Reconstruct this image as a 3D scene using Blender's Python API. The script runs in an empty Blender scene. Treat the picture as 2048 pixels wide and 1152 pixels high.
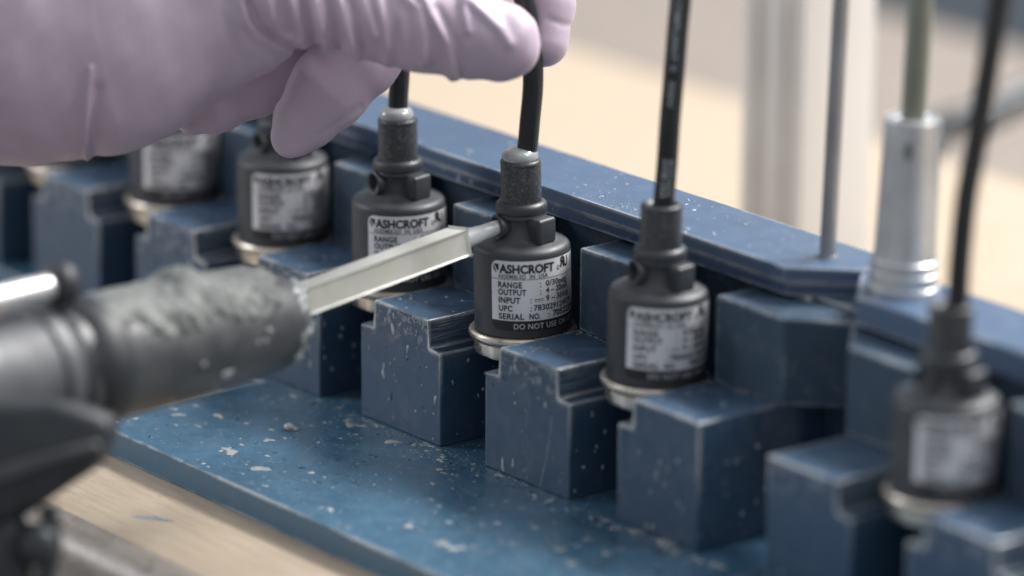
import bpy, bmesh, math, random
import numpy as np
from mathutils import Vector, Matrix, noise

# ---------------------------------------------------------------- camera, world, lights
S = 0.01                                    # the script is written in centimetres
scn = bpy.context.scene
col = scn.collection
CAM = Vector((116.471, -93.109, 49.035))
RX = Vector((0.62041213, 0.78423544, 0.00797242)).normalized()
UY = Vector((-0.22638219, 0.16934081, 0.95920529)).normalized()
FZ = Vector((-0.75089273, 0.59690742, -0.28259803)).normalized()
FPX = 9407.88
def und(px, py, d):                         # a point seen at (px, py) of the 2048 wide photo, d cm deep
    return CAM + FZ*d + RX*((px-1024)*d/FPX) - UY*((py-576)*d/FPX)
def cam_to_world(r, u, w):
    return CAM + RX*r + UY*u + FZ*w

cd = bpy.data.cameras.new('camera')
cam = bpy.data.objects.new('camera', cd); col.objects.link(cam)
cam.matrix_world = Matrix.Translation(CAM*S) @ Matrix((RX, UY, -FZ)).transposed().to_4x4()
cd.sensor_width = 36; cd.lens = FPX/2048*36
cd.clip_start = 0.05; cd.clip_end = 50
cd.dof.use_dof = True; cd.dof.focus_distance = 1.548; cd.dof.aperture_fstop = 3.7; cd.dof.aperture_blades = 0
scn.camera = cam

world = bpy.data.worlds.new('World'); scn.world = world; world.use_nodes = True
bg = world.node_tree.nodes['Background']
bg.inputs['Color'].default_value = (0.88, 0.93, 1.0, 1); bg.inputs['Strength'].default_value = 0.40

def area(name, pos, target, sx, sy, power, color):
    l = bpy.data.lights.new(name, 'AREA'); l.shape = 'RECTANGLE'; l.size = sx; l.size_y = sy
    l.energy = power; l.color = color
    o = bpy.data.objects.new(name, l); col.objects.link(o)
    o.location = pos; d = Vector(target)-Vector(pos)
    o.rotation_euler = d.to_track_quat('-Z', 'Y').to_euler(); return o
# ceiling fittings of the workshop: two long tubes above and behind, one off to the left
area('ceiling_light_back', (0.15, 1.75, 1.95), (0.0, 0.1, 0), 1.5, 0.45, 112, (1.0, 0.98, 0.955))
area('ceiling_light_right', (1.5, 1.1, 2.0), (0.1, 0.0, 0), 0.3, 1.6, 24, (1.0, 0.97, 0.93))
area('window_light_left', (-1.35, -1.15, 0.85), (0, 0, 0.05), 0.6, 0.9, 12, (0.93, 0.96, 1.0))

scn.view_settings.view_transform = 'Standard'; scn.view_settings.look = 'None'
scn.view_settings.exposure = 0.35; scn.view_settings.gamma = 1
scn.render.engine = 'CYCLES'

# ---------------------------------------------------------------- helpers
def tag(o, label=None, cat=None, group=None, kind=None):
    if label: o['label'] = label
    if cat: o['category'] = cat
    if group: o['group'] = group
    if kind: o['kind'] = kind
    return o
def empty(name, loc, label, cat, group=None):
    o = bpy.data.objects.new(name, None); col.objects.link(o)
    o.location = Vector(loc)*S; o.empty_display_size = 0.01
    return tag(o, label, cat, group)
def link(name, me, mat, parent=None):
    o = bpy.data.objects.new(name, me); col.objects.link(o)
    if mat is not None and not me.materials:
        for m in (mat if isinstance(mat, (list, tuple)) else [mat]): me.materials.append(m)
    if parent is not None: o.parent = parent
    return o
def to_mesh(name, bm, smooth=None):
    bmesh.ops.recalc_face_normals(bm, faces=bm.faces)
    bmesh.ops.scale(bm, vec=(S, S, S), verts=bm.verts)
    me = bpy.data.meshes.new(name); bm.to_mesh(me); bm.free()
    if smooth is not None:
        me.shade_smooth()
        if smooth < 180: me.set_sharp_from_angle(angle=math.radians(smooth))
    return me
def ob(name, bm, mat, parent=None, smooth=35):
    return link(name, to_mesh(name, bm, smooth), mat, parent)
def wn(o):
    m = o.modifiers.new('wn', 'WEIGHTED_NORMAL'); m.weight = 100; return o
def box(bm, lo, hi, bev=0.0, seg=2, mat=None):
    r = bmesh.ops.create_cube(bm, size=1)
    vs = r['verts']; lo = Vector(lo); hi = Vector(hi)
    for v in vs:
        v.co = Vector((lo[k] + (v.co[k]+.5)*(hi[k]-lo[k]) for k in range(3)))
        if mat is not None: v.co = mat @ v.co
    if bev:
        es = list({e for v in vs for e in v.link_edges})
        bmesh.ops.bevel(bm, geom=es, offset=bev, segments=seg, affect='EDGES', profile=.5)
def prism(bm, poly, a, b, axis='Y', bev=0.0, seg=2):
    def P(p, t):
        return Vector((p[0], t, p[1])) if axis == 'Y' else (Vector((p[0], p[1], t)) if axis == 'Z' else Vector((t, p[0], p[1])))
    A = [bm.verts.new(P(p, a)) for p in poly]; B = [bm.verts.new(P(p, b)) for p in poly]
    n = len(poly); fs = [bm.faces.new(A[::-1]), bm.faces.new(B)]
    for i in range(n): fs.append(bm.faces.new((A[i], A[(i+1) % n], B[(i+1) % n], B[i])))
    if bev:
        es = list({e for f in fs for e in f.edges})
        bmesh.ops.bevel(bm, geom=es, offset=bev, segments=seg, affect='EDGES', profile=.5)
def lathe(bm, prof, n=96, mat=None, wob=None):
    rings = []
    for (r, z) in prof:
        if r < 1e-6: rings.append([bm.verts.new((0, 0, z))])
        else:
            ring = []
            for k in range(n):
                a = 2*math.pi*k/n; rr = r*(wob(a, z) if wob else 1)
                ring.append(bm.verts.new((rr*math.cos(a), rr*math.sin(a), z)))
            rings.append(ring)
    new = [v for r in rings for v in r]
    for A, B in zip(rings, rings[1:]):
        if len(A) == 1 and len(B) == 1: continue
        for k in range(n):
            k2 = (k+1) % n
            if len(A) == 1: bm.faces.new((A[0], B[k], B[k2]))
            elif len(B) == 1: bm.faces.new((A[k], A[k2], B[0]))
            else: bm.faces.new((A[k], A[k2], B[k2], B[k]))
    if mat is not None:
        for v in new: v.co = mat @ v.co
def axis_mat(p, d, up=(0, 0, 1)):           # local z along d, local y as near up as it can be
    z = Vector(d).normalized(); x = Vector(up).cross(z)
    if x.length < 1e-4: x = Vector((1, 0, 0))
    x.normalize(); y = z.cross(x)
    return Matrix.Translation(Vector(p)) @ Matrix((x, y, z)).transposed().to_4x4()
def catmull(pts, n):
    P = [Vector(p) for p in pts]; P = [P[0]*2-P[1]] + P + [P[-1]*2-P[-2]]; out = []
    for i in range(1, len(P)-2):
        a, b, c, d = P[i-1:i+3]
        for k in range(n):
            t = k/n
            out.append(.5*((2*b) + (c-a)*t + (2*a-5*b+4*c-d)*t*t + (3*b-a-3*c+d)*t**3))
    out.append(P[-2]); return out
def tube(bm, pts, rad, n=32, sub=8):
    Q = catmull(pts, sub); rings = []; ref = Vector((0.3, 0.2, 1))
    for i, p in enumerate(Q):
        t = (Q[min(i+1, len(Q)-1)]-Q[max(i-1, 0)]).normalized()
        x = (RX - t*RX.dot(t)).normalized(); y = t.cross(x)
        r = rad(i/(len(Q)-1)) if callable(rad) else rad
        rings.append([bm.verts.new(p + (x*math.cos(2*math.pi*k/n)+y*math.sin(2*math.pi*k/n))*r) for k in range(n)])
    for A, B in zip(rings, rings[1:]):
        for k in range(n): bm.faces.new((A[k], A[(k+1) % n], B[(k+1) % n], B[k]))
    bm.faces.new(rings[0][::-1]); bm.faces.new(rings[-1])

# ---------------------------------------------------------------- materials
class NT:
    def __init__(s, name):
        s.m = bpy.data.materials.new(name); s.m.use_nodes = True; s.t = s.m.node_tree
        s.b = s.t.nodes['Principled BSDF']
        s.co = s.t.nodes.new('ShaderNodeTexCoord').outputs['Object']
    def n(s, typ, **kw):
        x = s.t.nodes.new('ShaderNode'+typ)
        for k, v in kw.items():
            if k.startswith('i_'): s.set(x.inputs[k[2:].replace('_', ' ')], v)
            else: setattr(x, k, v)
        return x
    def set(s, sock, v):
        if isinstance(v, bpy.types.NodeSocket): s.t.links.new(v, sock)
        else:
            if hasattr(sock.default_value, '__len__') and len(sock.default_value) == 4 and len(v) == 3: v = (*v, 1)
            sock.default_value = v
    def p(s, name, v): s.set(s.b.inputs[name], v)
    def noise(s, scale, detail=3, rough=.55, vec=None, dist=0):
        x = s.n('TexNoise'); x.inputs['Scale'].default_value = scale; x.inputs['Detail'].default_value = detail
        x.inputs['Roughness'].default_value = rough; x.inputs['Distortion'].default_value = dist
        s.t.links.new(vec or s.co, x.inputs['Vector']); return x.outputs['Fac']
    def mapping(s, sc=(1, 1, 1), rot=(0, 0, 0)):
        x = s.n('Mapping'); x.inputs['Scale'].default_value = sc; x.inputs['Rotation'].default_value = rot
        s.t.links.new(s.co, x.inputs['Vector']); return x.outputs['Vector']
    def ramp(s, v, a, b, lo=0., hi=1.):
        x = s.n('MapRange'); x.clamp = True; x.interpolation_type = 'SMOOTHSTEP'
        s.set(x.inputs['Value'], v); s.set(x.inputs['From Min'], a); s.set(x.inputs['From Max'], b)
        x.inputs['To Min'].default_value = lo; x.inputs['To Max'].default_value = hi; return x.outputs['Result']
    def math(s, op, a, b=0.):
        x = s.n('Math'); x.operation = op; s.set(x.inputs[0], a); s.set(x.inputs[1], b); return x.outputs[0]
    def mix(s, f, a, b):
        x = s.n('Mix'); x.data_type = 'RGBA'; s.set(x.inputs['Factor'], f)
        s.set(x.inputs[6], a); s.set(x.inputs[7], b); return x.outputs[2]
    def bump(s, h, strength, dist=0.0005):
        x = s.n('Bump'); s.set(x.inputs['Strength'], strength); x.inputs['Distance'].default_value = dist
        s.t.links.new(h, x.inputs['Height']); s.t.links.new(x.outputs[0], s.b.inputs['Normal'])

def blue_paint(name, base, base2, wear=.5, rough=.38, edge=.0020, chips=.72, smear=.5, scraped=False, foot=None):
    m = NT(name)
    geo = m.n('NewGeometry'); bev = m.n('Bevel'); bev.samples = 6; bev.inputs['Radius'].default_value = edge
    dot = m.n('VectorMath'); dot.operation = 'DOT_PRODUCT'
    m.t.links.new(bev.outputs[0], dot.inputs[0]); m.t.links.new(geo.outputs['True Normal'], dot.inputs[1])
    e = m.math('SUBTRACT', 1.0, dot.outputs['Value'])
    nA = m.noise(900, 5, .7); nB = m.noise(140, 4, .6); nC = m.noise(330, 5, .62, dist=.6); nD = m.noise(42, 3)
    # edges rubbed to bare metal, unevenly
    ee = m.math('MULTIPLY', e, m.ramp(nD, .34, .62, .12, 1.8))
    ee = m.math('ADD', ee, m.math('MULTIPLY', m.math('SUBTRACT', nA, .5), .22))
    emask = m.ramp(ee, .030, .075)
    if foot:                                 # hands and parts rub the upper edges, hardly the feet
        sf = m.n('SeparateXYZ'); m.t.links.new(m.co, sf.inputs[0])
        emask = m.math('MULTIPLY', emask, m.ramp(m.math('ADD', sf.outputs['Z'], m.math('MULTIPLY', m.math('SUBTRACT', nD, .5), .02)), foot[0], foot[1], .06, 1))
    # chips
    chip = m.ramp(m.math('ADD', nC, m.math('MULTIPLY', m.math('SUBTRACT', nD, .5), .35)), chips, chips+.015)
    metal = m.math('MAXIMUM', emask, m.math('MULTIPLY', chip, .75))
    if scraped:                              # bare brushed metal around the ledges, where parts slide in
        sx = m.n('SeparateXYZ'); m.t.links.new(geo.outputs['Normal'], sx.inputs[0])
        sp = m.n('SeparateXYZ'); m.t.links.new(m.co, sp.inputs[0])
        side = m.ramp(m.math('ABSOLUTE', sx.outputs['X']), .8, .95)
        band = m.math('MULTIPLY', m.ramp(sp.outputs['Z'], .034, .050), side)
        st = m.noise(1, 4, .7, vec=m.mapping((500, 90, 3600)))
        metal = m.math('MAXIMUM', metal, m.math('MULTIPLY', band, m.ramp(st, .46, .70, 0, .55)))
        fr = m.math('MULTIPLY', m.ramp(m.math('ABSOLUTE', sx.outputs['Y']), .8, .95), m.ramp(sp.outputs['Z'], .036, .050))
        metal = m.math('MAXIMUM', metal, m.math('MULTIPLY', fr, m.ramp(m.noise(260, 6, .78), .53, .60, 0, .42)))
    metal = m.math('MULTIPLY', metal, wear)
    body = m.mix(m.ramp(nB, .3, .7), base, base2)
    # dried resin film and fine scuffs
    film = m.ramp(m.noise(150, 6, .72, dist=.3), .52, .70, 0, smear)
    body = m.mix(film, body, (.15, .18, .20))
    scr = m.ramp(m.noise(1, 3, .6, vec=m.mapping((420, 420, 2600), (0.2, .35, 0))), .64, .74, 0, .16)
    body = m.mix(scr, body, (.24, .29, .34))
    spk = m.ramp(m.noise(2600, 2), .70, .76, 0, .5)
    body = m.mix(spk, body, (.35, .38, .40))
    m.p('Base Color', m.mix(metal, body, (.62, .63, .62)))
    m.p('Metallic', m.math('MULTIPLY', metal, .30))
    r = m.ramp(nB, .3, .75, rough-.08, rough+.14)
    m.p('Roughness', r)
    h = m.math('ADD', m.math('MULTIPLY', m.noise(1500, 3), .35), m.math('MULTIPLY', nC, .8))
    h = m.math('SUBTRACT', h, m.math('MULTIPLY', metal, .5))
    m.bump(h, .28, .0002)
    return m.m
BLUE = blue_paint('blue_painted_block', (.032, .067, .120), (.038, .078, .134), wear=1, smear=.22, scraped=True, foot=(.024, .044))
BLUE_END = blue_paint('blue_painted_end_block', (.032, .067, .120), (.038, .078, .134), wear=1, smear=.22, foot=(.020, .044))
BLUE_PLATE = blue_paint('blue_painted_plate', (.040, .106, .172), (.050, .124, .200), wear=.85, rough=.36, chips=.685, smear=.25)
BLUE_RAIL = blue_paint('blue_painted_rail', (.062, .106, .182), (.067, .113, .192), wear=.75, rough=.40, chips=.74, smear=.08)  # lighter base: the rail top's grazing sheen is put into the colour
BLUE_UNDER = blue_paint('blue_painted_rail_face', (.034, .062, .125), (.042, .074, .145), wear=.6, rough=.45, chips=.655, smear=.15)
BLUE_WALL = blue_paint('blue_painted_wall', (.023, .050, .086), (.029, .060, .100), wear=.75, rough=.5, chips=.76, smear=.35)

def plastic(name, c, c2, rough, bump, scale=1700, speck=0.):
    m = NT(name)
    n1 = m.noise(scale, 3); n2 = m.noise(90, 4)
    b = m.mix(m.ramp(n2, .35, .65), c, c2)
    if speck: b = m.mix(m.ramp(m.noise(scale*.9, 4, .75), .50, .68, 0, speck), b, (.22, .23, .24))
    m.p('Base Color', b); m.p('Roughness', m.ramp(n2, .3, .7, rough-.06, rough+.08))
    m.bump(n1, bump, .0002); return m.m
BLACK = plastic('black_housing_plastic', (.036, .040, .047), (.045, .049, .056), .46, .35)
CAPM = plastic('speckled_sleeve_plastic', (.028, .030, .034), (.040, .042, .046), .38, .45, 1300, .55)
CABLE = plastic('black_cable_jacket', (.010, .012, .014), (.014, .016, .018), .38, .08)
GUNP = plastic('dark_grey_gun_plastic', (.056, .060, .066), (.080, .084, .088), .42, .2)
GRIP = plastic('black_grip_plastic', (.022, .026, .032), (.030, .034, .040), .5, .2)
def simple(name, c, rough, metallic=0., bump=0., scale=600, var=.12, **kw):
    m = NT(name); n2 = m.noise(scale*.12, 4)
    m.p('Base Color', m.mix(m.ramp(n2, .3, .7), tuple(x*(1-var) for x in c), tuple(min(1, x*(1+var)) for x in c)))
    m.p('Roughness', m.ramp(m.noise(scale*.3, 4), .3, .7, rough*.8, rough*1.2)); m.p('Metallic', metallic)
    if bump: m.bump(m.noise(scale, 4), bump, .0003)
    for k, v in kw.items(): m.p(k.replace('_', ' '), v)
    return m.m
STEEL = simple('machined_stainless_steel', (.74, .67, .58), .30, .88, .05, 500)  # tan base puts the bench's reflection into the steel's colour
ALU = simple('brushed_aluminium', (.62, .63, .64), .34, .75, .08, 300)
RODM = simple('grey_steel_rod', (.33, .33, .34), .4, .5, .05, 300)
GLUE = simple('grey_potting_resin', (.33, .34, .35), .12, 0, 0, 300, .05, Coat_Weight=.6, Coat_Roughness=.05)
GLUEDRY = simple('dried_pale_resin', (.34, .36, .37), .28, 0, .2, 900, .25)
GLUEDARK = simple('clear_wet_resin', (.035, .075, .125), .10, 0, 0, 900, .25)
INK = simple('black_ink', (.018, .016, .022), .5)
INKW = simple('white_ink', (.52, .52, .52), .5)
WHITE = simple('white_painted_metal', (.78, .76, .74), .45, 0, 0, 60, .05)
POSTG = simple('stained_white_metal', (.60, .56, .52), .5, 0, .1, 60, .25)
DARKST = simple('dark_steel', (.05, .055, .06), .4, .5)
GREEN = simple('olive_green_tube', (.20, .21, .17), .45, 0, .05, 200)
BLUEGREY = simple('blue_grey_cabinet', (.22, .25, .28), .55)
PRINT = simple('grey_cable_print', (.40, .44, .45), .6)
m = NT('silver_label_foil')
n1 = m.noise(70, 4)
m.p('Base Color', m.mix(m.ramp(n1, .3, .7), (.76, .76, .79), (.82, .82, .85))); m.p('Metallic', .22); m.p('Roughness', .36)
m.bump(m.noise(120, 3), .05, .0004); FOIL = m.m
m = NT('crusty_dried_resin')
q1 = m.noise(110, 5, .75); q2 = m.noise(420, 5, .7)
c = m.mix(m.ramp(q1, .38, .64), (.10, .107, .107), (.19, .205, .195)); c = m.mix(m.ramp(q2, .58, .66, 0, .7), c, (.40, .41, .37)); c = m.mix(m.ramp(m.noise(190, 4), .60, .70, 0, .15), c, (.05, .053, .056))
m.p('Base Color', c); m.p('Roughness', .5); m.bump(q2, .8, .0008); CRUST = m.m
m = NT('translucent_mixer_plastic')
m.p('Base Color', m.mix(m.ramp(m.noise(90, 3), .3, .7), (.70, .69, .61), (.78, .77, .71))); m.p('Roughness', .28)
m.p('Transmission Weight', .30); m.p('IOR', 1.45); m.p('Subsurface Weight', .3); m.p('Subsurface Radius', (.01, .01, .008))
m.p('Subsurface Scale', .3); m.bump(m.noise(400, 3), .12, .0003); MIXER = m.m
m = NT('frosted_tip_plastic')
m.p('Base Color', (.50, .52, .54)); m.p('Roughness', .35); m.p('Transmission Weight', .25); m.p('Subsurface Weight', .3)
m.p('Subsurface Radius', (.01, .01, .01)); m.p('Subsurface Scale', .2); m.bump(m.noise(300, 3, vec=m.mapping((1, 1, 1))), .12, .0003); TIPM = m.m
m = NT('mauve_nitrile_glove')
n1 = m.noise(60, 4); n2 = m.noise(1900, 3)
m.p('Base Color', m.mix(m.ramp(n1, .3, .7), (.475, .380, .468), (.515, .415, .505)))
m.p('Roughness', m.ramp(n1, .3, .7, .40, .54)); m.p('Subsurface Weight', .12); m.p('Subsurface Radius', (.01, .006, .008)); m.p('Subsurface Scale', .25)
m.p('Sheen Weight', .15); m.p('Sheen Roughness', .4)
n3 = m.noise(1, 4, .65, vec=m.mapping((330, 330, 70), (.25, 0, 0)), dist=.5)
m.bump(m.math('ADD', m.math('ADD', m.math('MULTIPLY', n2, .30), m.math('MULTIPLY', n3, .9)), m.noise(260, 4)), .22, .0005); GLOVE = m.m
m = NT('tan_laminate_board')
g = m.noise(1, 4, .6, vec=m.mapping((40, 300, 40))); g2 = m.noise(9, 5, .6); g3 = m.noise(220, 4, .7)
c = m.mix(m.ramp(g, .3, .7), (.375, .300, .222), (.45, .37, .283))
c = m.mix(m.ramp(g2, .35, .7, 0, .45), c, (.43, .35, .27))
c = m.mix(m.ramp(g3, .62, .70, 0, .35), c, (.22, .16, .11))
c = m.mix(m.ramp(m.noise(38, 5, .7), .60, .70, 0, .30), c, (.30, .25, .20))
m.p('Base Color', c); m.p('Roughness', .52); m.bump(g3, .2, .0004); WOOD = m.m
m = NT('worn_grey_bench_edge')
g = m.noise(1, 5, .7, vec=m.mapping((60, 110, 110))); g3 = m.noise(160, 5, .7); g4 = m.noise(40, 5, .7)
c = m.mix(m.ramp(g, .3, .7), (.23, .20, .175), (.34, .30, .265))
c = m.mix(m.ramp(g4, .55, .66, 0, .6), c, (.10, .09, .085)); c = m.mix(m.ramp(g3, .6, .68, 0, .7), c, (.42, .38, .35))
m.p('Base Color', c); m.p('Roughness', .38); m.p('Metallic', .12); m.bump(g3, .5, .0006); EDGE = m.m
m = NT('workshop_floor')
c = m.mix(m.ramp(m.noise(1.5, 4), .3, .7), (.17, .16, .155), (.23, .215, .20)); m.p('Base Color', c); m.p('Roughness', .6); FLOOR = m.m

# ---------------------------------------------------------------- setting: floor and bench
bm = bmesh.new(); box(bm, (-900, -600, -92), (900, 900, -90)); tag(ob('floor', bm, FLOOR), kind='structure')
bench = empty('workbench', (0, 10, -0.96), 'tan laminate workbench with a worn grey rounded front edge under the blue fixtures', 'workbench')
TZ = -0.96
def rel(bm, o):                                           # part meshes are kept in the thing's own space
    bmesh.ops.translate(bm, verts=bm.verts, vec=-o.location/S)
bm = bmesh.new(); box(bm, (-140, -14.9, TZ-3.2), (120, 38.5, TZ), .06); rel(bm, bench); ob('tabletop', bm, WOOD, bench)
bm = bmesh.new()
prof = [(-14.9, TZ+.02), (-15.15, TZ+.05)] + [(-15.15-1.05*math.sin(a), TZ+.05-1.05+1.05*math.cos(a)) for a in np.linspace(.1, math.pi/2, 12)] + [(-16.2, TZ-4.5), (-14.9, TZ-4.5)]
prism(bm, prof, -140, 120, axis='X'); rel(bm, bench); ob('edge_strip', bm, EDGE, bench, 40)
for lx in (-130, 108):
    for ly in (-10, 32):
        bm = bmesh.new(); box(bm, (lx-2.5, ly-2.5, -90), (lx+2.5, ly+2.5, TZ-3.2), .2); rel(bm, bench); ob('leg', bm, POSTG, bench)
# grey resin chip on the bench top
def flat_blob(bm, c, nrm, rx, ry, h, rot, n=12, jag=.25, rnd=random):
    nrm = Vector(nrm); t = Vector((1, 0, 0)) if abs(nrm.x) < .9 else Vector((0, 1, 0))
    a = (t - nrm*t.dot(nrm)).normalized(); b = nrm.cross(a); c = Vector(c)
    ph = rnd.random()*6; k1 = rnd.uniform(.6, 1)*jag; k2 = rnd.uniform(.4, 1)*jag
    rings = []
    for (q, z) in ((1.0, 0), (.86, .55), (.5, .92)):
        R = []
        for k in range(n):
            th = 2*math.pi*k/n; w = 1+k1*math.sin(2*th+ph)+k2*math.sin(3*th+ph*2)+rnd.uniform(-.08, .08)*jag*2
            x = rx*q*w*math.cos(th); y = ry*q*w*math.sin(th)
            R.append(bm.verts.new(c + a*(x*math.cos(rot)-y*math.sin(rot)) + b*(x*math.sin(rot)+y*math.cos(rot)) + nrm*(h*z)))
        rings.append(R)
    top = bm.verts.new(c+nrm*h)
    for A, B in zip(rings, rings[1:]):
        for k in range(n): bm.faces.new((A[k], A[(k+1) % n], B[(k+1) % n], B[k]))
    for k in range(n): bm.faces.new((rings[-1][k], rings[-1][(k+1) % n], top))
random.seed(4)
bm = bmesh.new()
flat_blob(bm, (0, 0, 0), (0, 0, 1), .62, .22, .03, .55, 16, .35)
o = ob('resin_chip', bm, simple('grey_resin_chip', (.26, .27, .29), .3), None, 180)
o.location = Vector((-2.72, -13.05, TZ))*S
tag(o, 'small flat grey resin chip lying on the tan bench in front of the plate', 'resin chip')

# ---------------------------------------------------------------- blue fixtures
PIT = 6.764
XL, XR, UL, UR, HT, HL, YB = 1.744, 6.132, 2.50, 5.487, 4.224, 3.224, -3.0
WY, WT, RB, ZR = 0.245, 7.03, 7.16, 8.094
def block_mesh(xl, xr, ul, ur):
    bm = bmesh.new(); poly = [(xl, 0.004), (xr, 0.004)]
    poly += [(xr, HL), (ur, HL), (ur, HT)] if ur < xr else [(xr, HT)]
    poly += [(ul, HT), (ul, HL), (xl, HL)] if ul > xl else [(xl, HT)]
    prism(bm, poly, YB, 2.4, 'Y', .055, 3); return bm
fx = empty('test_fixture', (-14, 0, TZ), 'long blue painted metal fixture with notched blocks, back rail and splattered front plate', 'fixture')
def part(name, bm, mat, parent, sm=35, weighted=True):
    rel(bm, parent); o = ob(name, bm, mat, parent, sm)
    if weighted: wn(o)
    return o
proto = None; pan = None
for i in range(-6, 1):
    if proto is None:
        proto = part('notched_block', block_mesh(XL+i*PIT, XR+i*PIT, UL+i*PIT, UR+i*PIT), BLUE, fx)
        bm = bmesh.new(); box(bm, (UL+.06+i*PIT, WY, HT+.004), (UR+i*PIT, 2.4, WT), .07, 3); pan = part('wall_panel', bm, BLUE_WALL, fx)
        base_i = i
    else:
        for src in (proto, pan):
            c = src.copy(); c.location = src.location + Vector(((i-base_i)*PIT*S, 0, 0)); col.objects.link(c)
part('notched_block', block_mesh(XL+PIT, 12.42, UL+PIT, 12.42), BLUE_END, fx)
bm = bmesh.new(); prism(bm, [(UL+.1+PIT, WY), (12.62, WY), (14.25, 1.85), (14.25, 2.4), (UL+.1+PIT, 2.4)], HT+.004, WT, 'Z', .07, 3)
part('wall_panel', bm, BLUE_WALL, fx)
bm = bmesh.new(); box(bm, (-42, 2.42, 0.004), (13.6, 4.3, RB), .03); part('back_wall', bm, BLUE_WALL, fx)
bm = bmesh.new(); box(bm, (-42, 2.1, WT+.004), (11.6, 4.0, RB-.004)); part('spacer_strip', bm, BLUE_WALL, fx, weighted=False)
rail_poly = [(-42, 1.64), (11.0, 1.64), (12.72, 3.36), (12.72, 5.02), (-42, 5.02)]
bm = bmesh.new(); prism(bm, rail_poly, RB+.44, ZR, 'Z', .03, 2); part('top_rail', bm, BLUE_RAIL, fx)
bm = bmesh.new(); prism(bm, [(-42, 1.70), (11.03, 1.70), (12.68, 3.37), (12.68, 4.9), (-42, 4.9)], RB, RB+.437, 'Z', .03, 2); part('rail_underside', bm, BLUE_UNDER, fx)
bm = bmesh.new()
prism(bm, [(-10.05, -10.62), (14.9, -10.62), (14.9, 4.2), (-42, 4.2), (-42, -3.15), (-10.05, -3.45)], TZ, 0, 'Z', .06, 3)
part('base_plate', bm, BLUE_PLATE, fx)

fy = empty('test_fixture', (26, 0, TZ), 'second blue metal fixture at the lower right, cut off by the picture edge', 'fixture')
DY = -.35
def shifted(bm, dx, dy): bmesh.ops.translate(bm, verts=bm.verts, vec=(dx, dy, 0)); return bm
X5 = 21.02-.6
part('notched_block', shifted(block_mesh(16.0, X5+XR-PIT, 16.0, X5+UR-PIT), 0, DY), BLUE, fy)
src = part('notched_block', shifted(block_mesh(X5+XL, X5+XR, X5+UL, X5+UR), 0, DY), BLUE, fy)
c = src.copy(); c.location = src.location+Vector((PIT*S, 0, 0)); col.objects.link(c)
bm = bmesh.new(); prism(bm, [(14.3, 1.85), (15.9, WY), (X5+UR-PIT, WY), (X5+UR-PIT, 2.4), (14.3, 2.4)], HT+.004, WT, 'Z', .07, 3); part('wall_panel', shifted(bm, 0, DY), BLUE_WALL, fy)
bm = bmesh.new(); box(bm, (X5+UL, WY+DY, HT+.004), (X5+UR, 2.4+DY, WT), .07, 3); src = part('wall_panel', bm, BLUE_WALL, fy)
c = src.copy(); c.location = src.location+Vector((PIT*S, 0, 0)); col.objects.link(c)
bm = bmesh.new(); box(bm, (15.2, 2.42+DY, .004), (45, 3.9, RB), .03); part('back_wall', bm, BLUE_WALL, fy)
bm = bmesh.new(); prism(bm, [(14.72, 1.28), (45, 1.28), (45, 4.3), (12.95, 4.3), (12.95, 3.05)], RB, ZR, 'Z', .06, 3); part('top_rail', bm, BLUE_RAIL, fy)
bm = bmesh.new(); box(bm, (15.1, -10.9, TZ), (45, 4.0, 0), .06, 3); part('base_plate', bm, BLUE_PLATE, fy)

# ---------------------------------------------------------------- sensors
A0 = math.radians(-38.6)                    # azimuth from the sensors to the camera
def az(phi): return A0 + math.radians(phi)
LR = 1.604; LAB0 = az(-38.5)
def wrap(s, z, r): a = LAB0 + s/LR; return Vector((r*math.cos(a), r*math.sin(a), z))
def label_patch(s0, s1, z0, z1, r, rad=(0, 0, 0, 0), n=60):
    """curved patch with rounded corners (radii: bottom left, bottom right, top right, top left)"""
    bm = bmesh.new(); cols = []
    ss = sorted(set(list(np.linspace(s0, s1, n)) + [s0+rad[0]*(1-math.cos(a)) for a in np.linspace(0, math.pi/2, 7)] + [s0+rad[3]*(1-math.cos(a)) for a in np.linspace(0, math.pi/2, 7)]))
    for s in ss:
        def cut(R, d): return R-math.sqrt(max(0, R*R-(R-d)**2)) if d < R else 0
        b = z0 + max(cut(rad[0], s-s0), cut(rad[1], s1-s)); t = z1 - max(cut(rad[3], s-s0), cut(rad[2], s1-s))
        cols.append([bm.verts.new(wrap(s, b+(t-b)*k/4, r)) for k in range(5)])
    for A, B in zip(cols, cols[1:]):
        for k in range(4): bm.faces.new((A[k], B[k], B[k+1], A[k+1]))
    return bm
def text_flat(txt, width, cap, offset=0.0, spacing=1.0):
    """flat bmesh of the text, baseline at y=0, scaled to the width and cap height (cm)"""
    c = bpy.data.curves.new('t', 'FONT'); c.body = txt; c.size = 1; c.offset = offset; c.space_character = spacing; c.resolution_u = 3
    o = bpy.data.objects.new('t', c); col.objects.link(o)
    dg = bpy.context.evaluated_depsgraph_get(); me = bpy.data.meshes.new_from_object(o.evaluated_get(dg))
    bm = bmesh.new(); bm.from_mesh(me); bpy.data.objects.remove(o); bpy.data.curves.remove(c); bpy.data.meshes.remove(me)
    x0 = min(v.co.x for v in bm.verts); x1 = max(v.co.x for v in bm.verts)
    for v in bm.verts: v.co = Vector(((v.co.x-x0)*width/(x1-x0), v.co.y*cap/.729, 0))
    return bm
def join_to(dst, src):
    mp = {v: dst.verts.new(v.co) for v in src.verts}
    for f in src.faces:
        try: dst.faces.new([mp[v] for v in f.verts])
        except ValueError: pass
    src.free()
def poly(dst, pts): dst.faces.new([dst.verts.new((x, y, 0)) for x, y in pts])
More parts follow.
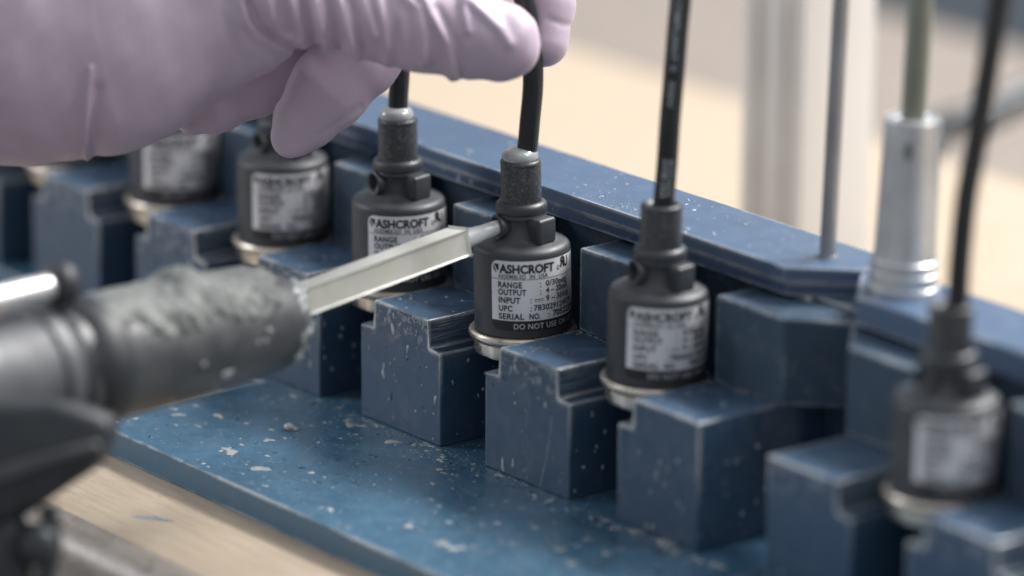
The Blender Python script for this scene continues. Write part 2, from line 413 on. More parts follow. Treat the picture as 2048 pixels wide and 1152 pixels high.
def put(dst, txt, s, z, width, cap, offset=0.012, spacing=1.0, mirror=False, slant=0):
    b = text_flat(txt, width, cap, offset, spacing)
    for v in b.verts:
        if mirror: v.co.x = width-v.co.x
        v.co.x += slant*v.co.y
        v.co.x += s; v.co.y += z
    join_to(dst, b)
def wrap_bm(b, r):
    xs = [v.co.x for v in b.verts]; x = min(xs)
    while x < max(xs):
        bmesh.ops.bisect_plane(b, geom=b.verts[:]+b.edges[:]+b.faces[:], plane_co=(x, 0, 0), plane_no=(1, 0, 0)); x += .07
    for v in b.verts: v.co = wrap(v.co.x, v.co.y, r)
LO = -2.98
def build_ink():
    b = bmesh.new(); z = lambda v: v+LO
    # logo mark: shield cut by a diagonal stripe
    q = (.07, z(6.07)); w, h = .21, .30
    for pg in ([(.10, 1), (1, .97), (1, .36), (.80, .22)], [(0, .92), (.60, .10), (.46, 0), (0, .45)]):
        poly(b, [(q[0]+x*w, q[1]+y*h) for x, y in pg])
    put(b, 'ASHCROFT', .30, z(6.08), 1.90, .29, .042, 1.0)
    put(b, 'ASSEMBLED  IN  USA', .25, z(5.895), 1.70, .145, .014, 1.08)
    put(b, 'RANGE', .255, z(5.585), .81, .20, .034, 1.1); put(b, ':', 1.66, z(5.585), .045, .22, .01)
    put(b, '0/30psig', 1.87, z(5.60), .95, .20, .022, 1.05)
    put(b, 'OUTPUT', .25, z(5.335), .95, .20, .034, 1.1); put(b, ':', 1.66, z(5.335), .045, .22, .01)
    put(b, '4 – 20mA', 1.87, z(5.36), 1.02, .20, .022, 1.0)
    put(b, 'INPUT', .265, z(5.065), .74, .20, .034, 1.1); put(b, ':', 1.33, z(5.065), .045, .22, .01)
    put(b, '9 – 36Vdc', 1.87, z(5.09), 1.10, .20, .022, 1.0)
    poly(b, [(1.47, z(5.165)), (1.78, z(5.165)), (1.78, z(5.19)), (1.47, z(5.19))])
    for k in range(3): poly(b, [(1.47+k*.115, z(5.105)), (1.55+k*.115, z(5.105)), (1.55+k*.115, z(5.125)), (1.47+k*.115, z(5.125))])
    put(b, 'UPC', .27, z(4.785), .47, .20, .034, 1.1); put(b, ':', 1.33, z(4.785), .045, .22, .01)
    put(b, '783029124979', 1.44, z(4.80), 1.66, .20, .022, 1.0)
    put(b, 'SERIAL', .26, z(4.515), .86, .20, .034, 1.1); put(b, 'NO.', 1.29, z(4.515), .38, .20, .034, 1.1); put(b, ':', 1.95, z(4.515), .045, .22, .01)
    put(b, '70522271', 2.13, z(4.54), 1.16, .20, .034, 1.0)
    put(b, 'c', 2.33, z(6.06), .10, .24, .02); put(b, 'R', 2.44, z(6.13), .27, .34, .045, 1, True, -.12); put(b, 'U', 2.70, z(6.10), .24, .34, .045, 1, False, -.12)
    n = 40                                                      # ruled line
    for k in range(n): poly(b, [(4.3*k/n, z(5.855)), (4.3*(k+1)/n, z(5.855)), (4.3*(k+1)/n, z(5.872)), (4.3*k/n, z(5.872))])
    wrap_bm(b, LR+.0075); return b
def sensor_parts(root, glue, seed=0):
    mats = {}
    def add(name, bm, mat, sm=40, parent=root): return ob(name, bm, mat, parent, sm)
    bm = bmesh.new()
    lathe(bm, [(0, .87), (1.52, .87), (1.6, .90), (1.6, 1.0), (1.6, 3.56), (1.585, 3.66), (1.54, 3.74), (1.46, 3.795), (1.34, 3.83), (1.18, 3.865), (1.03, 3.93), (.90, 4.03), (.80, 4.16), (.74, 4.30), (.72, 4.45), (.72, 4.66), (0, 4.66)], 128)
    add('housing', bm, BLACK, 60)
    bm = bmesh.new()
    lathe(bm, [(0, 4.60), (.80, 4.60), (.825, 4.62), (.83, 4.74), (.815, 4.755), (.815, 4.775), (.84, 4.79), (.852, 4.84), (.852, 4.98), (.835, 5.05), (.79, 5.11), (.72, 5.14), (.672, 5.15), (0, 5.15)], 96)
    add('collar', bm, BLACK, 50)
    bm = bmesh.new()
    lathe(bm, [(0, 5.1), (.672, 5.1), (.662, 6.36), (.66, 6.38), (.675, 6.40), (.675, 6.45), (.655, 6.50), (.62, 6.525), (.52, 6.525), (.50, 6.50), (.36, 6.42), (0, 6.42)], 96)
    add('cable_sleeve', bm, CAPM, 50)
    # metal flange and hexagon
    bm = bmesh.new()
    lathe(bm, [(0, .50), (1.60, .50), (1.66, .56), (1.74, .60), (1.785, .66), (1.80, .74), (1.79, .80), (1.74, .86), (1.68, .875), (1.63, .86), (1.58, .865), (0, .865)], 128)
    add('flange', bm, STEEL, 30)
    bm = bmesh.new()
    lathe(bm, [(0, .03), (1.50, .03), (1.60, .09), (1.625, .2), (1.625, .50), (0, .50)], 128, wob=lambda a, z: 1-.03*abs(math.sin(3*a))**6)
    add('hex_base', bm, STEEL, 30)
    # right hand lug
    a = az(47); M = Matrix.Rotation(a, 4, 'Z')
    bm = bmesh.new(); box(bm, (.45, -.40, 3.86), (1.17, .42, 4.70), .10, 4, M); 
    lug = add('lug', bm, BLACK, 40)
    bm = bmesh.new(); M2 = M @ axis_mat((.86, -.405, 4.34), (0, -1, 0)); lathe(bm, [(0, -.01), (.09, -.01), (.095, .006), (.12, .008), (.125, -.01)], 24, M2); add('lug_hole', bm, GRIP, 60, lug)
    # fill port, a radial ring boss
    a = az(-60); M = axis_mat((.30*math.cos(a), .30*math.sin(a), 4.36), (math.cos(a), math.sin(a), 0))
    bm = bmesh.new(); lathe(bm, [(.40, 0), (.40, .40), (.42, .60), (.415, .65), (.38, .675), (.33, .665), (.305, .63), (.285, .25), (0, .25)], 64, M); add('fill_port', bm, BLACK, 45)
    bm = label_patch(0, 4.3, 4.46+LO, 3.50, LR, (0, 0, .25, .25)); lab = add('silver_label', bm, FOIL, 180)
    bm = label_patch(0, 4.3, 4.12+LO, 4.458+LO, LR, (.25, .25, 0, 0)); lab2 = add('warning_band', bm, INK, 180)
    bm = build_ink(); for_face(bm); add('lettering', bm, INK, None, lab)
    b = bmesh.new(); put(b, 'DO NOT USE ON OXYGEN', .78, 4.185+LO, 3.1, .19, .008, 1.05); wrap_bm(b, LR+.0075); for_face(b); add('lettering', b, INKW, None, lab2)
    if glue: add('glue_dome', glue_dome(seed), GLUE, 180)
def for_face(b):
    b.normal_update()
    for f in b.faces:
        c = f.calc_center_median()
        if f.normal.dot(Vector((c.x, c.y, 0))) < 0: f.normal_flip()
def glue_dome(seed):
    bm = bmesh.new(); n = 64; rnd = random.Random(seed); ph = rnd.random()*6
    prof = [(.50, 6.47), (.55, 6.50), (.575, 6.56), (.585, 6.63), (.575, 6.71), (.54, 6.79), (.46, 6.86), (.36, 6.91), (.2, 6.94), (0, 6.94)]
    def wob(a, z): return 1+.035*math.sin(2*a+ph)+.02*math.sin(3*a+2*ph)+.05*math.cos(a-az(-70))
    lathe(bm, prof, n, wob=wob); return bm
built = None
SX0, SY0, SZ0 = .6, -.5, 3.2
specs = [  # index, x, y, tilt (deg), glue, cable centreline (px, py), label
 (0, SX0, SY0, -1.3, True, [(1054, 298), (1060, 240), (1066, 170), (1064, 100), (1052, 20), (1036, -60), (1020, -160)], 'in-focus black pressure sensor held by its cable, dispenser tip in its fill port'),
 (1, SX0+PIT, SY0, .9, False, [(1327, 405), (1334, 330), (1340, 240), (1348, 150), (1355, 60), (1362, -20), (1368, -160)], 'black pressure sensor with printed cable, next right of the sharp one'),
 (-1, SX0-PIT, SY0, -.8, True, [(796, 232), (797, 190), (800, 140), (800, 60), (795, -30), (790, -160)], 'black pressure sensor behind the translucent mixing nozzle, grey glue at its cable'),
 (-2, SX0-2*PIT, SY0, -.4, True, [(535, 210), (540, 120), (545, 20), (545, -160)], 'blurred black pressure sensor directly below the drooping gloved fingertip'),
 (-3, SX0-3*PIT, SY0, 0, True, None, 'blurred black pressure sensor half covered by the glove palm, left of the fingertip'),
 (-4, SX0-4*PIT, SY0, 0, True, None, 'black sensor hidden behind the glove with only its shiny flange showing at far left'),
 (9, 21.02, SY0+DY, .5, False, [(1914, 604), (1920, 520), (1932, 400), (1950, 300), (1966, 200), (1982, 100), (1998, 0), (2012, -120)], 'blurred black pressure sensor on the second fixture at the right edge'),
]
proto_kids = []
for (ix, x, y, tilt, glue, cab, lab) in specs:
    root = empty('pressure_sensor', (x, y, SZ0), lab, 'pressure sensor', 'black pressure sensors standing in the blue fixtures')
    root.rotation_euler = Matrix.Rotation(math.radians(tilt), 3, FZ).to_euler()
    if not proto_kids:
        sensor_parts(root, True)
        proto_kids = [k for k in col.objects if k.parent == root]
    else:
        for k in proto_kids:
            if k.name.startswith('glue_dome'):
                if glue: g = link('glue_dome', to_mesh('glue_dome', glue_dome(ix+20), 180), GLUE, root)
                continue
            c = k.copy(); c.parent = root; col.objects.link(c)
            for g in [g for g in col.objects if g.parent == k]:
                d = g.copy(); d.parent = c; col.objects.link(d)
    # cable, curving up out of the sleeve
    Mr = Matrix.Translation(Vector((x, y, SZ0))) @ root.rotation_euler.to_matrix().to_4x4()
    base = Mr @ Vector((0, 0, 6.3)); pts = [base]
    dep = (base-CAM).dot(FZ)
    if cab is None:
        pts += [base+Vector((.1, 0, 3)), base+Vector((.4, 0, 8)), base+Vector((.9, -.2, 14))]
    else:
        for q, (px, py) in enumerate(cab):
            t = (base - und(px, py, dep)).dot(Vector((0, 0, 1)))
            d = dep + .2826*t*1.0                  # straight up in the world comes towards the camera
            pts.append(und(px, py, d))
    pts.append(pts[-1] + (pts[-1]-pts[-2]).normalized()*9)
    bm = bmesh.new(); tube(bm, pts, .335, 32, 8)
    bmesh.ops.transform(bm, matrix=Mr.inverted(), verts=bm.verts)
    cb = ob('cable', bm, CABLE, root, 60)
    if ix == 1:                                    # the print that runs along this cable
        Q = catmull([Mr.inverted() @ p for p in pts], 24); L = [0]
        for a_, b_ in zip(Q, Q[1:]): L.append(L[-1]+(b_-a_).length)
        def at(s):
            k = min(range(len(L)-1), key=lambda j: abs(L[j]-s)); t = (s-L[k])/max(1e-6, L[k+1]-L[k])
            return Q[k].lerp(Q[k+1], t), (Q[k+1]-Q[k]).normalized()
        toc = Mr.inverted().to_3x3() @ (-FZ); rt = Mr.inverted().to_3x3() @ RX
        tb = bmesh.new()
        for (txt, s_end, ln, cap, off) in (('AWM 2464', 1.75, 1.25, .17, -.02), ('E171523', 1.7, 1.15, .12, .16), ('300V', 4.25, .85, .19, .0), ('COMPLIANT II', 7.0, 2.4, .2, .0)):
            b = text_flat(txt, ln, cap, .012, 1.05); x_ = 0
            while x_ < ln: bmesh.ops.bisect_plane(b, geom=b.verts[:]+b.edges[:]+b.faces[:], plane_co=(x_, 0, 0), plane_no=(1, 0, 0)); x_ += .12
            for yy in np.arange(0, cap, .04): bmesh.ops.bisect_plane(b, geom=b.verts[:]+b.edges[:]+b.faces[:], plane_co=(0, yy, 0), plane_no=(0, 1, 0))
            for v in b.verts:
                p, t = at(s_end - v.co.x); th = (v.co.y-cap/2+off-.05)/.34
                xx = (rt-t*rt.dot(t)).normalized(); yy_ = (toc-t*toc.dot(t)).normalized()
                v.co = p + (xx*math.sin(th)+yy_*math.cos(th))*.343
            join_to(tb, b)
        lt = ob('lettering', tb, PRINT, cb, None)

# ---------------------------------------------------------------- rods and cylinder on the rails
o = bmesh.new(); lathe(o, [(0, 0), (.33, 0), (.33, .015), (.26, .03), (.26, .1), (.26, 26), (0, 26)], 48)
rod = ob('steel_rod', o, RODM, None, 40); rod.location = Vector((10.84, 3.58, ZR+.01))*S
rod.rotation_euler = Matrix.Rotation(math.radians(1.4), 3, FZ).to_euler()
tag(rod, 'thin grey steel rod standing upright on the end of the blue rail', 'rod')
cy = empty('aluminium_holder', (15.0, 2.95, ZR), 'silver aluminium cylinder with ringed base and green tube, standing on the second rail', 'tube holder')
cy.rotation_euler = Matrix.Rotation(math.radians(1.6), 3, FZ).to_euler()
bm = bmesh.new(); lathe(bm, [(0, .01), (1.12, .01), (1.12, .18), (1.05, .22), (1.05, .4), (1.10, .44), (1.10, .62), (1.03, .66), (1.03, .8), (1.07, .84), (1.07, 1.0), (1.0, 1.05), (0, 1.05)], 64); ob('ringed_base', bm, ALU, cy, 30)
bm = bmesh.new(); lathe(bm, [(0, 1.0), (1.0, 1.0), (.965, 1.3), (.875, 5.45), (.84, 5.5), (.60, 5.5), (.55, 5.4), (0, 5.4)], 64); ob('sleeve', bm, ALU, cy, 30)
bm = bmesh.new(); M = axis_mat((0, 0, 0), (0, 0, 1)); 
d = (CAM-Vector((15, 2.95, 12))); d.z = 0; d.normalize(); side = Vector((-d.y, d.x, 0))
nrm = (d + side*-.1).normalized(); lathe(bm, [(0, .006), (.10, .008), (.13, .012), (.15, 0)], 24, Matrix.Translation(nrm*.915+Vector((0, 0, 4.6))) @ axis_mat((0, 0, 0), nrm).to_3x3().to_4x4() @ Matrix.Diagonal((1, 1.9, 1, 1))); ob('set_screw_hole', bm, simple('dull_screw', (.20, .21, .21), .6), cy, 60)
bm = bmesh.new(); tube(bm, [(0, 0, 5.2), (.02, 0, 9), (.1, .0, 13), (.25, 0, 22)], .39, 32, 8); ob('green_tube', bm, GREEN, cy, 60)

# ---------------------------------------------------------------- background behind the rail
pp = und(1612, 300, 176)
post = empty('extrusion_post', (pp.x, pp.y, TZ), 'blurred white metal post standing on the bench behind the rail', 'post')
bm = bmesh.new(); box(bm, (-1.7, -1.8, .4), (1.7, 1.8, 60), .12, 3); ob('upright', bm, WHITE, post)
bm = bmesh.new(); box(bm, (-1.25, -1.86, 2), (-.3, -1.80, 59)); box(bm, (.3, -1.86, 2), (1.25, -1.80, 59)); ob('shade_strip', bm, POSTG, post)  # greyer stained strips, the post's shadow side put into the colour
bm = bmesh.new(); box(bm, (-2.6, -2.7, 0), (2.6, 2.7, .4), .1, 2); ob('foot', bm, DARKST, post)
r2 = bmesh.new(); tube(r2, [und(1835, 330, 196), und(1875, 262, 200), und(1960, 235, 202), und(2060, 190, 204), und(2300, 120, 206)], .75, 24, 6); tag(ob('hose', r2, DARKST, None, 60), 'dark blurred hose curving behind the bench at the right edge', 'hose')
sb = empty('back_bench', (-40, 78, -6), 'taupe blurred bench top far behind the work area', 'bench')
bm = bmesh.new(); box(bm, (-160, -31, -3), (160, -8, 0), .2); ob('tabletop', bm, simple('taupe_top', (.25, .215, .19), .5), sb)
for lx in (-150, 150):
    for ly in (-28, -11):
        bm = bmesh.new(); box(bm, (lx-2, ly-2, -84), (lx+2, ly+2, -3), .2); ob('leg', bm, POSTG, sb)
cb = empty('cabinet', (-60, 125, -90), 'blue-grey blurred cabinet in the far background at the top right', 'cabinet')
bm = bmesh.new(); box(bm, (-160, -20, 0), (160, 20, 120), .5); ob('carcass', bm, BLUEGREY, cb)
for k in range(8):
    bm = bmesh.new(); box(bm, (-158+k*40, -21.5, 4), (-122+k*40, -20, 116), .4); ob('door', bm, BLUEGREY, cb)

# ---------------------------------------------------------------- glue specks
rnd = random.Random(11)
bm = bmesh.new(); bd = bmesh.new()
for k in range(760):
    x = rnd.uniform(-9.7, 14); y = rnd.uniform(-10.3, -3.15)
    if rnd.random() < .3: y = -3.1-abs(rnd.gauss(0, .5))
    s = min(.24, .016*math.exp(abs(rnd.gauss(0, 1.0))))
    tgt = bm if rnd.random() < .62 else bd
    flat_blob(tgt, (x, y, .001), (0, 0, 1), s*rnd.uniform(1, 1.9), s, min(.03, s*.25), rnd.uniform(-.5, 1.0), 12 if s > .05 else 7, .35, rnd)
for i in range(-3, 2):                                 # drips and blobs down the block faces
    for k in range(40):
        x1 = (XL if rnd.random() < .5 else UL)+i*PIT; x2 = (12.3 if i == 1 else XR-.1+i*PIT)
        x = rnd.uniform(x1+.15, x2); z = rnd.uniform(.08, HL-.1) if rnd.random() < .75 else rnd.uniform(HL, HT-.15)
        if z > HL and not (UL+i*PIT+.1 < x < UR+i*PIT-.1): continue
        s = min(.10, .018*math.exp(abs(rnd.gauss(0, .75))))
        tgt = bm if rnd.random() < .6 else bd
        flat_blob(tgt, (x, YB-.001, z), (0, -1, 0), s, s*rnd.uniform(1, 2.8), min(.025, s*.28), rnd.uniform(-.2, .2), 10, .3, rnd)
    for k in range(16):                                # right faces, and block tops
        y = rnd.uniform(YB+.1, 0); z = rnd.uniform(.2, HL-.2); s = rnd.uniform(.02, .06)
        flat_blob(bm, ((12.42 if i == 1 else XR+i*PIT)+.001, y, z), (1, 0, 0), s, s*rnd.uniform(1, 2), s*.5, 0, 9, .3, rnd)
    for k in range(14):
        x = rnd.uniform(UL+.2, UR-.2)+i*PIT; y = rnd.uniform(YB+.1, .1); s = rnd.uniform(.015, .05)
        flat_blob(bm, (x, y, HT+.001), (0, 0, 1), s*1.5, s, s*.4, rnd.uniform(0, 3), 8, .3, rnd)
    for k in range(60):                                # crumbs where block tops meet the wall
        x = rnd.uniform(UL+.1, (12.4 if i == 1 else UR-.1)+ (0 if i == 1 else i*PIT)) if i == 1 else rnd.uniform(UL+.1, UR-.1)+i*PIT
        if i == 1: x = rnd.uniform(UL+PIT+.1, 12.3)
        s = rnd.uniform(.008, .024); flat_blob(bm, (x, WY-abs(rnd.gauss(0, .07))-.02, HT+.001), (0, 0, 1), s*1.5, s, s*1.1, rnd.uniform(0, 3), 6, .3, rnd)
for k in range(1500):                                  # fine spatter over the whole plate, thickest towards the blocks
    x = rnd.uniform(-9.8, 14); y = YB-.1-7.2*rnd.random()**1.3; s = rnd.uniform(.007, .02)*(2 if rnd.random() < .06 else 1)
    flat_blob(bm if rnd.random() < .6 else bd, (x, y, .001), (0, 0, 1), s*1.6, s, s*.7, rnd.uniform(0, 3), 5, .4, rnd)
for k in range(900):                                   # fine crumbs along the feet of the blocks and between them
    i = rnd.choice((-2, -1, 0, 1)); x0_ = XR+(i-1)*PIT; s = rnd.uniform(.006, .022)
    if rnd.random() < .5: x = rnd.uniform(-9.5, 13); y = YB-.03-abs(rnd.gauss(0, .22))
    else: x = rnd.uniform(x0_, XL+i*PIT); y = rnd.uniform(YB-.3, -.5)
    flat_blob(bm if rnd.random() < .7 else bd, (x, y, .001), (0, 0, 1), s*1.5, s, s*.9, rnd.uniform(0, 3), 5, .4, rnd)
for k in range(160):                                   # cluster of bright nicks on the rail beside the sharp sensor
    x = rnd.gauss(3.2, 1.3); y = 1.75+abs(rnd.gauss(0, .8)); s = rnd.uniform(.006, .02)
    if y < 4.8: flat_blob(bm, (x, y, ZR+.001), (0, 0, 1), s*rnd.uniform(1, 3), s, s*.5, rnd.uniform(0, 3), 6, .5, rnd)
for k in range(170):                                   # rail top and rail face
    x = rnd.uniform(-14, 11); y = rnd.uniform(1.75, 4.8); s = min(.09, .012*math.exp(abs(rnd.gauss(0, .8))))
    flat_blob(bm, (x, y, ZR+.001), (0, 0, 1), s*rnd.uniform(1, 2), s, s*.35, rnd.uniform(0, 3), 7, .5, rnd)
for pts, w in (([(1104, 832), (1100, 870), (1094, 910), (1086, 945), (1079, 975)], .018), ([(1060, 800), (1052, 850), (1056, 900)], .008)):   # long scratches on a block front
    L_ = []
    for px, py in pts:
        p = und(px, py, 150); d_ = p-CAM; t = (YB-.004-CAM.y)/d_.y; L_.append(CAM+d_*t)
    L_ = catmull(L_, 6); A = [bm.verts.new(p+Vector((-w, 0, 0))) for p in L_]; B = [bm.verts.new(p+Vector((w*.4, 0, 0))) for p in L_]
    for k in range(len(L_)-1): bm.faces.new((A[k], B[k], B[k+1], A[k+1]))
tag(ob('glue_specks', bm, GLUEDRY, None, 60), 'pale dried glue specks spattered over the blue plate, blocks and rail', 'glue specks', kind='stuff')
tag(ob('glue_drips', bd, GLUEDARK, None, 60), 'dark glossy clear glue drips on the blue plate and block fronts', 'glue drips', kind='stuff')
bm = bmesh.new()
for (dx, dy, s) in ((0, 0, .17), (.22, .10, .10)):
    b2 = bmesh.new(); bmesh.ops.create_icosphere(b2, subdivisions=3, radius=s); bmesh.ops.scale(b2, vec=(1.2, 1, .8), verts=b2.verts)
    bmesh.ops.translate(b2, verts=b2.verts, vec=(dx, dy, s*.55)); join_to(bm, b2)
o = ob('glue_bead', bm, simple('clear_resin_bead', (.55, .56, .57), .08, 0, 0, 200, .1, Transmission_Weight=.4), None, 180); o.location = Vector((-5.15, -5.9, 0))*S
tag(o, 'rounded glossy clear glue bead, the largest on the blue plate', 'glue bead')

# ---------------------------------------------------------------- dispensing gun with mixing nozzle
def azim_depth(p0, px, py, ang, lo=120, hi=156):       # depth on the ray at which the point lies at azimuth ang from p0
    best = None
    for d in np.linspace(lo, hi, 721):
        v = und(px, py, d)-p0; a = math.atan2(v.y, v.x); e = abs((a-ang+math.pi) % (2*math.pi)-math.pi)
        if best is None or e < best[0]: best = (e, d)
    return best[1]
Mr = Matrix.Translation(Vector((SX0, SY0, SZ0))) @ Matrix.Rotation(math.radians(-1.3), 4, FZ)
pa = az(-57); mouth = Mr @ Vector((.95*math.cos(pa), .95*math.sin(pa), 4.36))
far = und(602, 600, azim_depth(mouth, 602, 600, az(-48)))
axis = (far-mouth).normalized(); Ln = (far-mouth).length
gun = empty('dispensing_gun', far + Vector((0, 0, -8)), 'blurred dark grey glue dispensing gun crusted with resin, translucent nozzle pointing right', 'dispensing gun')
G0 = gun.location/S
MT = axis_mat(mouth, axis)
bm = bmesh.new()
s0 = (und(928, 487, (mouth-CAM).dot(FZ)-1.2)-mouth).dot(axis)
lathe(bm, [(.17, -.12), (.25, -.10), (.252, .25), (.262, .5), (.265, s0*.45), (.285, s0*.47), (.30, s0*.62), (.315, s0*.64), (.32, s0*.78), (.335, s0*.80), (.34, s0), (0, s0)], 48, MT); rel(bm, gun)
tipo = ob('nozzle_tip', bm, TIPM, gun, 35)
bm = bmesh.new(); W = .43
Mb = MT @ Matrix.Rotation(math.radians(8), 4, 'Z')
box(bm, (-W, -W, s0-.06), (W, W, Ln+.4), .075, 4, Mb); rel(bm, gun); wn(ob('mixing_nozzle', bm, MIXER, gun, 180))
bm = bmesh.new(); nn = 26                     # the mixer element seen dimly through the tube, a twisted ribbon
hl = W-.12; rows = []
for k in range(nn*6+1):
    t = k/(nn*6); z = s0+.25+(Ln+.1-s0-.25)*t; a = t*nn*math.pi*.5
    rows.append([bm.verts.new(Mb @ Vector((q*hl*math.cos(a), q*hl*math.sin(a), z))) for q in (-1, 0, 1)])
for A, B in zip(rows, rows[1:]):
    for k in range(2): bm.faces.new((A[k], A[k+1], B[k+1], B[k]))
rel(bm, gun); ob('mixer_element', bm, simple('white_mixer_element', (.75, .74, .70), .5), gun, 60)
# barrel
dN = (far-CAM).dot(FZ)
b0 = und(566, 636, dN-.3); b1 = und(110, 742, dN-6.5); bx = (b1-b0).normalized(); MB_ = axis_mat(b0, bx)
BL = (b1-b0).length
bm = bmesh.new(); lathe(bm, [(0, -.12), (.9, -.12), (1.25, -.06), (1.42, .08), (1.55, .5), (1.7, 2.0), (1.85, 5), (1.95, BL), (0, BL)], 64, MB_, wob=lambda a, z: 1+.015*math.sin(5*a+z)); rel(bm, gun)
barrel = ob('barrel', bm, GUNP, gun, 50)
bm = bmesh.new(); lathe(bm, [(1.6, BL-1.7), (2.0, BL-1.6), (2.12, BL-1.3), (2.12, BL-.5), (1.95, BL-.35), (1.9, BL+.6), (0, BL+.6)], 64, MB_); rel(bm, gun); ob('clamp_ring', bm, GRIP, gun, 50)
bm = bmesh.new(); lathe(bm, [(1.9, BL+.35), (2.05, BL+.4), (2.12, BL+.6), (2.12, BL+1.0), (2.0, BL+1.1), (2.0, BL+8), (0, BL+8)], 64, MB_); rel(bm, gun); ob('cartridge_holder', bm, simple('light_grey_cartridge', (.085, .09, .10), .5), gun, 50)
# crust of dried resin on top of the barrel
bm = bmesh.new(); rn = random.Random(5)
nu, nv = 90, 36; grid = []
for iu in range(nu+1):
    t = -.1 + iu/nu*9.4; row = []
    for iv in range(nv+1):
        a = math.radians(5 + iv/nv*170); base_r = 1.35+.3*min(1, max(0, t)/1.0)+.25*min(1, max(0, t)/5)
        n1 = noise.noise(Vector((t*.9, a*1.6, 3))); n2 = noise.noise(Vector((t*3.6, a*5, 9))); n3 = noise.noise(Vector((t*9, a*13, 1)))
        k = math.sin(math.radians(iv/nv*180)); env = min(1, max(0, t-.2)/1.5)*min(1, (nu-iu)/12)
        m_ = k*1.5*env-.72+.35*n1+.30*n2
        hh = base_r + (.18*min(1, m_/.5)+.05*n2+.04*n3 if m_ > 0 else max(-.25, m_*.8))
        if 3.4 < t < 5.0 and m_ > 0: hh += .38*k**6*math.sin((t-3.4)/1.6*math.pi)
        row.append(bm.verts.new(MB_ @ Vector((hh*math.cos(a), hh*math.sin(a), t))))
    grid.append(row)
for A, B in zip(grid, grid[1:]):
    for k in range(nv): bm.faces.new((A[k], A[k+1], B[k+1], B[k]))
rel(bm, gun); ob('resin_crust', bm, CRUST, gun, 180)
bm = bmesh.new()
for k in range(80):
    t = rn.uniform(.2, BL); a = rn.uniform(-2.6, 2.6)+math.pi/2; br = 1.35+.3*min(1, t)+.25*min(1, t/5); s = min(.17, .04*math.exp(abs(rn.gauss(0, .7))))
    if k < 34: t = rn.uniform(-.1, .5); br = 1.42+.25*t; s = rn.uniform(.06, .17); a = rn.uniform(-1.2, 1.4)
    n_ = MB_.to_3x3() @ Vector((math.cos(a), math.sin(a), 0)); flat_blob(bm, MB_ @ Vector((br*math.cos(a), br*math.sin(a), t)), n_, s*1.3, s, s*.35, rn.random()*3, 9, .3, rn)
rel(bm, gun); tag(ob('resin_blobs', bm, GLUEDRY, gun, 60), kind='stuff')
# body and grip
def view_slab(name, pts, d, th, mat, bev=.25):
    bm = bmesh.new(); A = [bm.verts.new(und(x, y, d)) for x, y in pts]; B = [bm.verts.new(und(x, y, d)+FZ*th) for x, y in pts]; n = len(pts)
    bm.faces.new(A); bm.faces.new(B[::-1])
    for i in range(n): bm.faces.new((A[i], A[(i+1) % n], B[(i+1) % n], B[i]))
    bmesh.ops.bevel(bm, geom=bm.edges[:], offset=bev, segments=4, affect='EDGES', profile=.5); rel(bm, gun); return ob(name, bm, mat, gun, 50)
dG = dN-10
view_slab('body_frame', [(-260, 800), (120, 800), (232, 838), (205, 925), (90, 1000), (30, 1045), (-260, 1080)], dG-.9, 3.2, GRIP, .45)
view_slab('body_ridge', [(-260, 985), (0, 932), (190, 880), (205, 898), (0, 962), (-260, 1015)], dG-1.25, .7, GUNP, .12)
view_slab('grip', [(-260, 1020), (30, 1010), (62, 1150), (40, 1400), (-260, 1400)], dG-.6, 2.6, GRIP, .5)
bm = bmesh.new(); c0 = und(78, 1092, dG-1.2); lathe(bm, [(0, 0), (.35, .02), (.55, .15), (.62, .4), (.62, 2.0), (.5, 2.2), (0, 2.25)], 40, axis_mat(c0, FZ+RX*-.2)); rel(bm, gun); ob('trigger_pivot', bm, DARKST, gun, 50)
bm = bmesh.new(); tube(bm, [und(95, 1010, dG), und(105, 1090, dG), und(85, 1180, dG), und(50, 1260, dG)], .28, 20, 8); rel(bm, gun); ob('trigger', bm, DARKST, gun, 60)
# plunger rod with knob
k1 = und(104, 572, dG+2.5); k0 = und(-330, 674, dG-3)
bm = bmesh.new(); lathe(bm, [(0, 0), (.37, 0), (.38, .05), (.38, (k1-k0).length), (0, (k1-k0).length)], 32, axis_mat(k0, k1-k0)); rel(bm, gun); ob('plunger_rod', bm, simple('polished_rod', (.92, .91, .89), .32, .6), gun, 40)
bm = bmesh.new(); lathe(bm, [(0, -.1), (.5, -.1), (.66, .05), (.70, .35), (.62, .65), (.4, .78), (0, .8)], 40, axis_mat(k1, k1-k0)); rel(bm, gun); ob('rod_knob', bm, GRIP, gun, 50)

# ---------------------------------------------------------------- gloved hand (one continuous skin from a distance field)
def hp(px, py, d): return np.array([(px-1024)*d/FPX, -(py-576)*d/FPX, d])
VX = .07
lo = np.array([-21.5, 3.6, 145.0]); hi = np.array([2.6, 14.5, 160.0])
ax_ = [np.arange(lo[k], hi[k], VX, dtype=np.float32) for k in range(3)]
def chain(X, Y, Z, pts, sq=1.0):
    """smooth chain of round cones; sq < 1 flattens it along the view depth"""
    d = None
    for (a, ra), (b, rb) in zip(pts, pts[1:]):
        a = a.copy(); b = b.copy()
        za, zb = a[2], b[2]
        bax, bay, baz = b[0]-a[0], b[1]-a[1], (zb-za)
        px_, py_, pz_ = X-a[0], Y-a[1], (Z-za)
        l2 = bax*bax+bay*bay+baz*baz
        t = np.clip((px_*bax+py_*bay+pz_*baz)/l2, 0, 1)
        zz = (pz_-t*baz)/sq
        q = np.sqrt((px_-t*bax)**2+(py_-t*bay)**2+zz*zz)-(ra+(rb-ra)*t)
        d = q if d is None else smin(d, q, .35)
    return d
def smin(a, b, k):
    h = np.clip(.5+.5*(b-a)/k, 0, 1); return b*(1-h)+a*h-k*h*(1-h)
PXC = 150/FPX
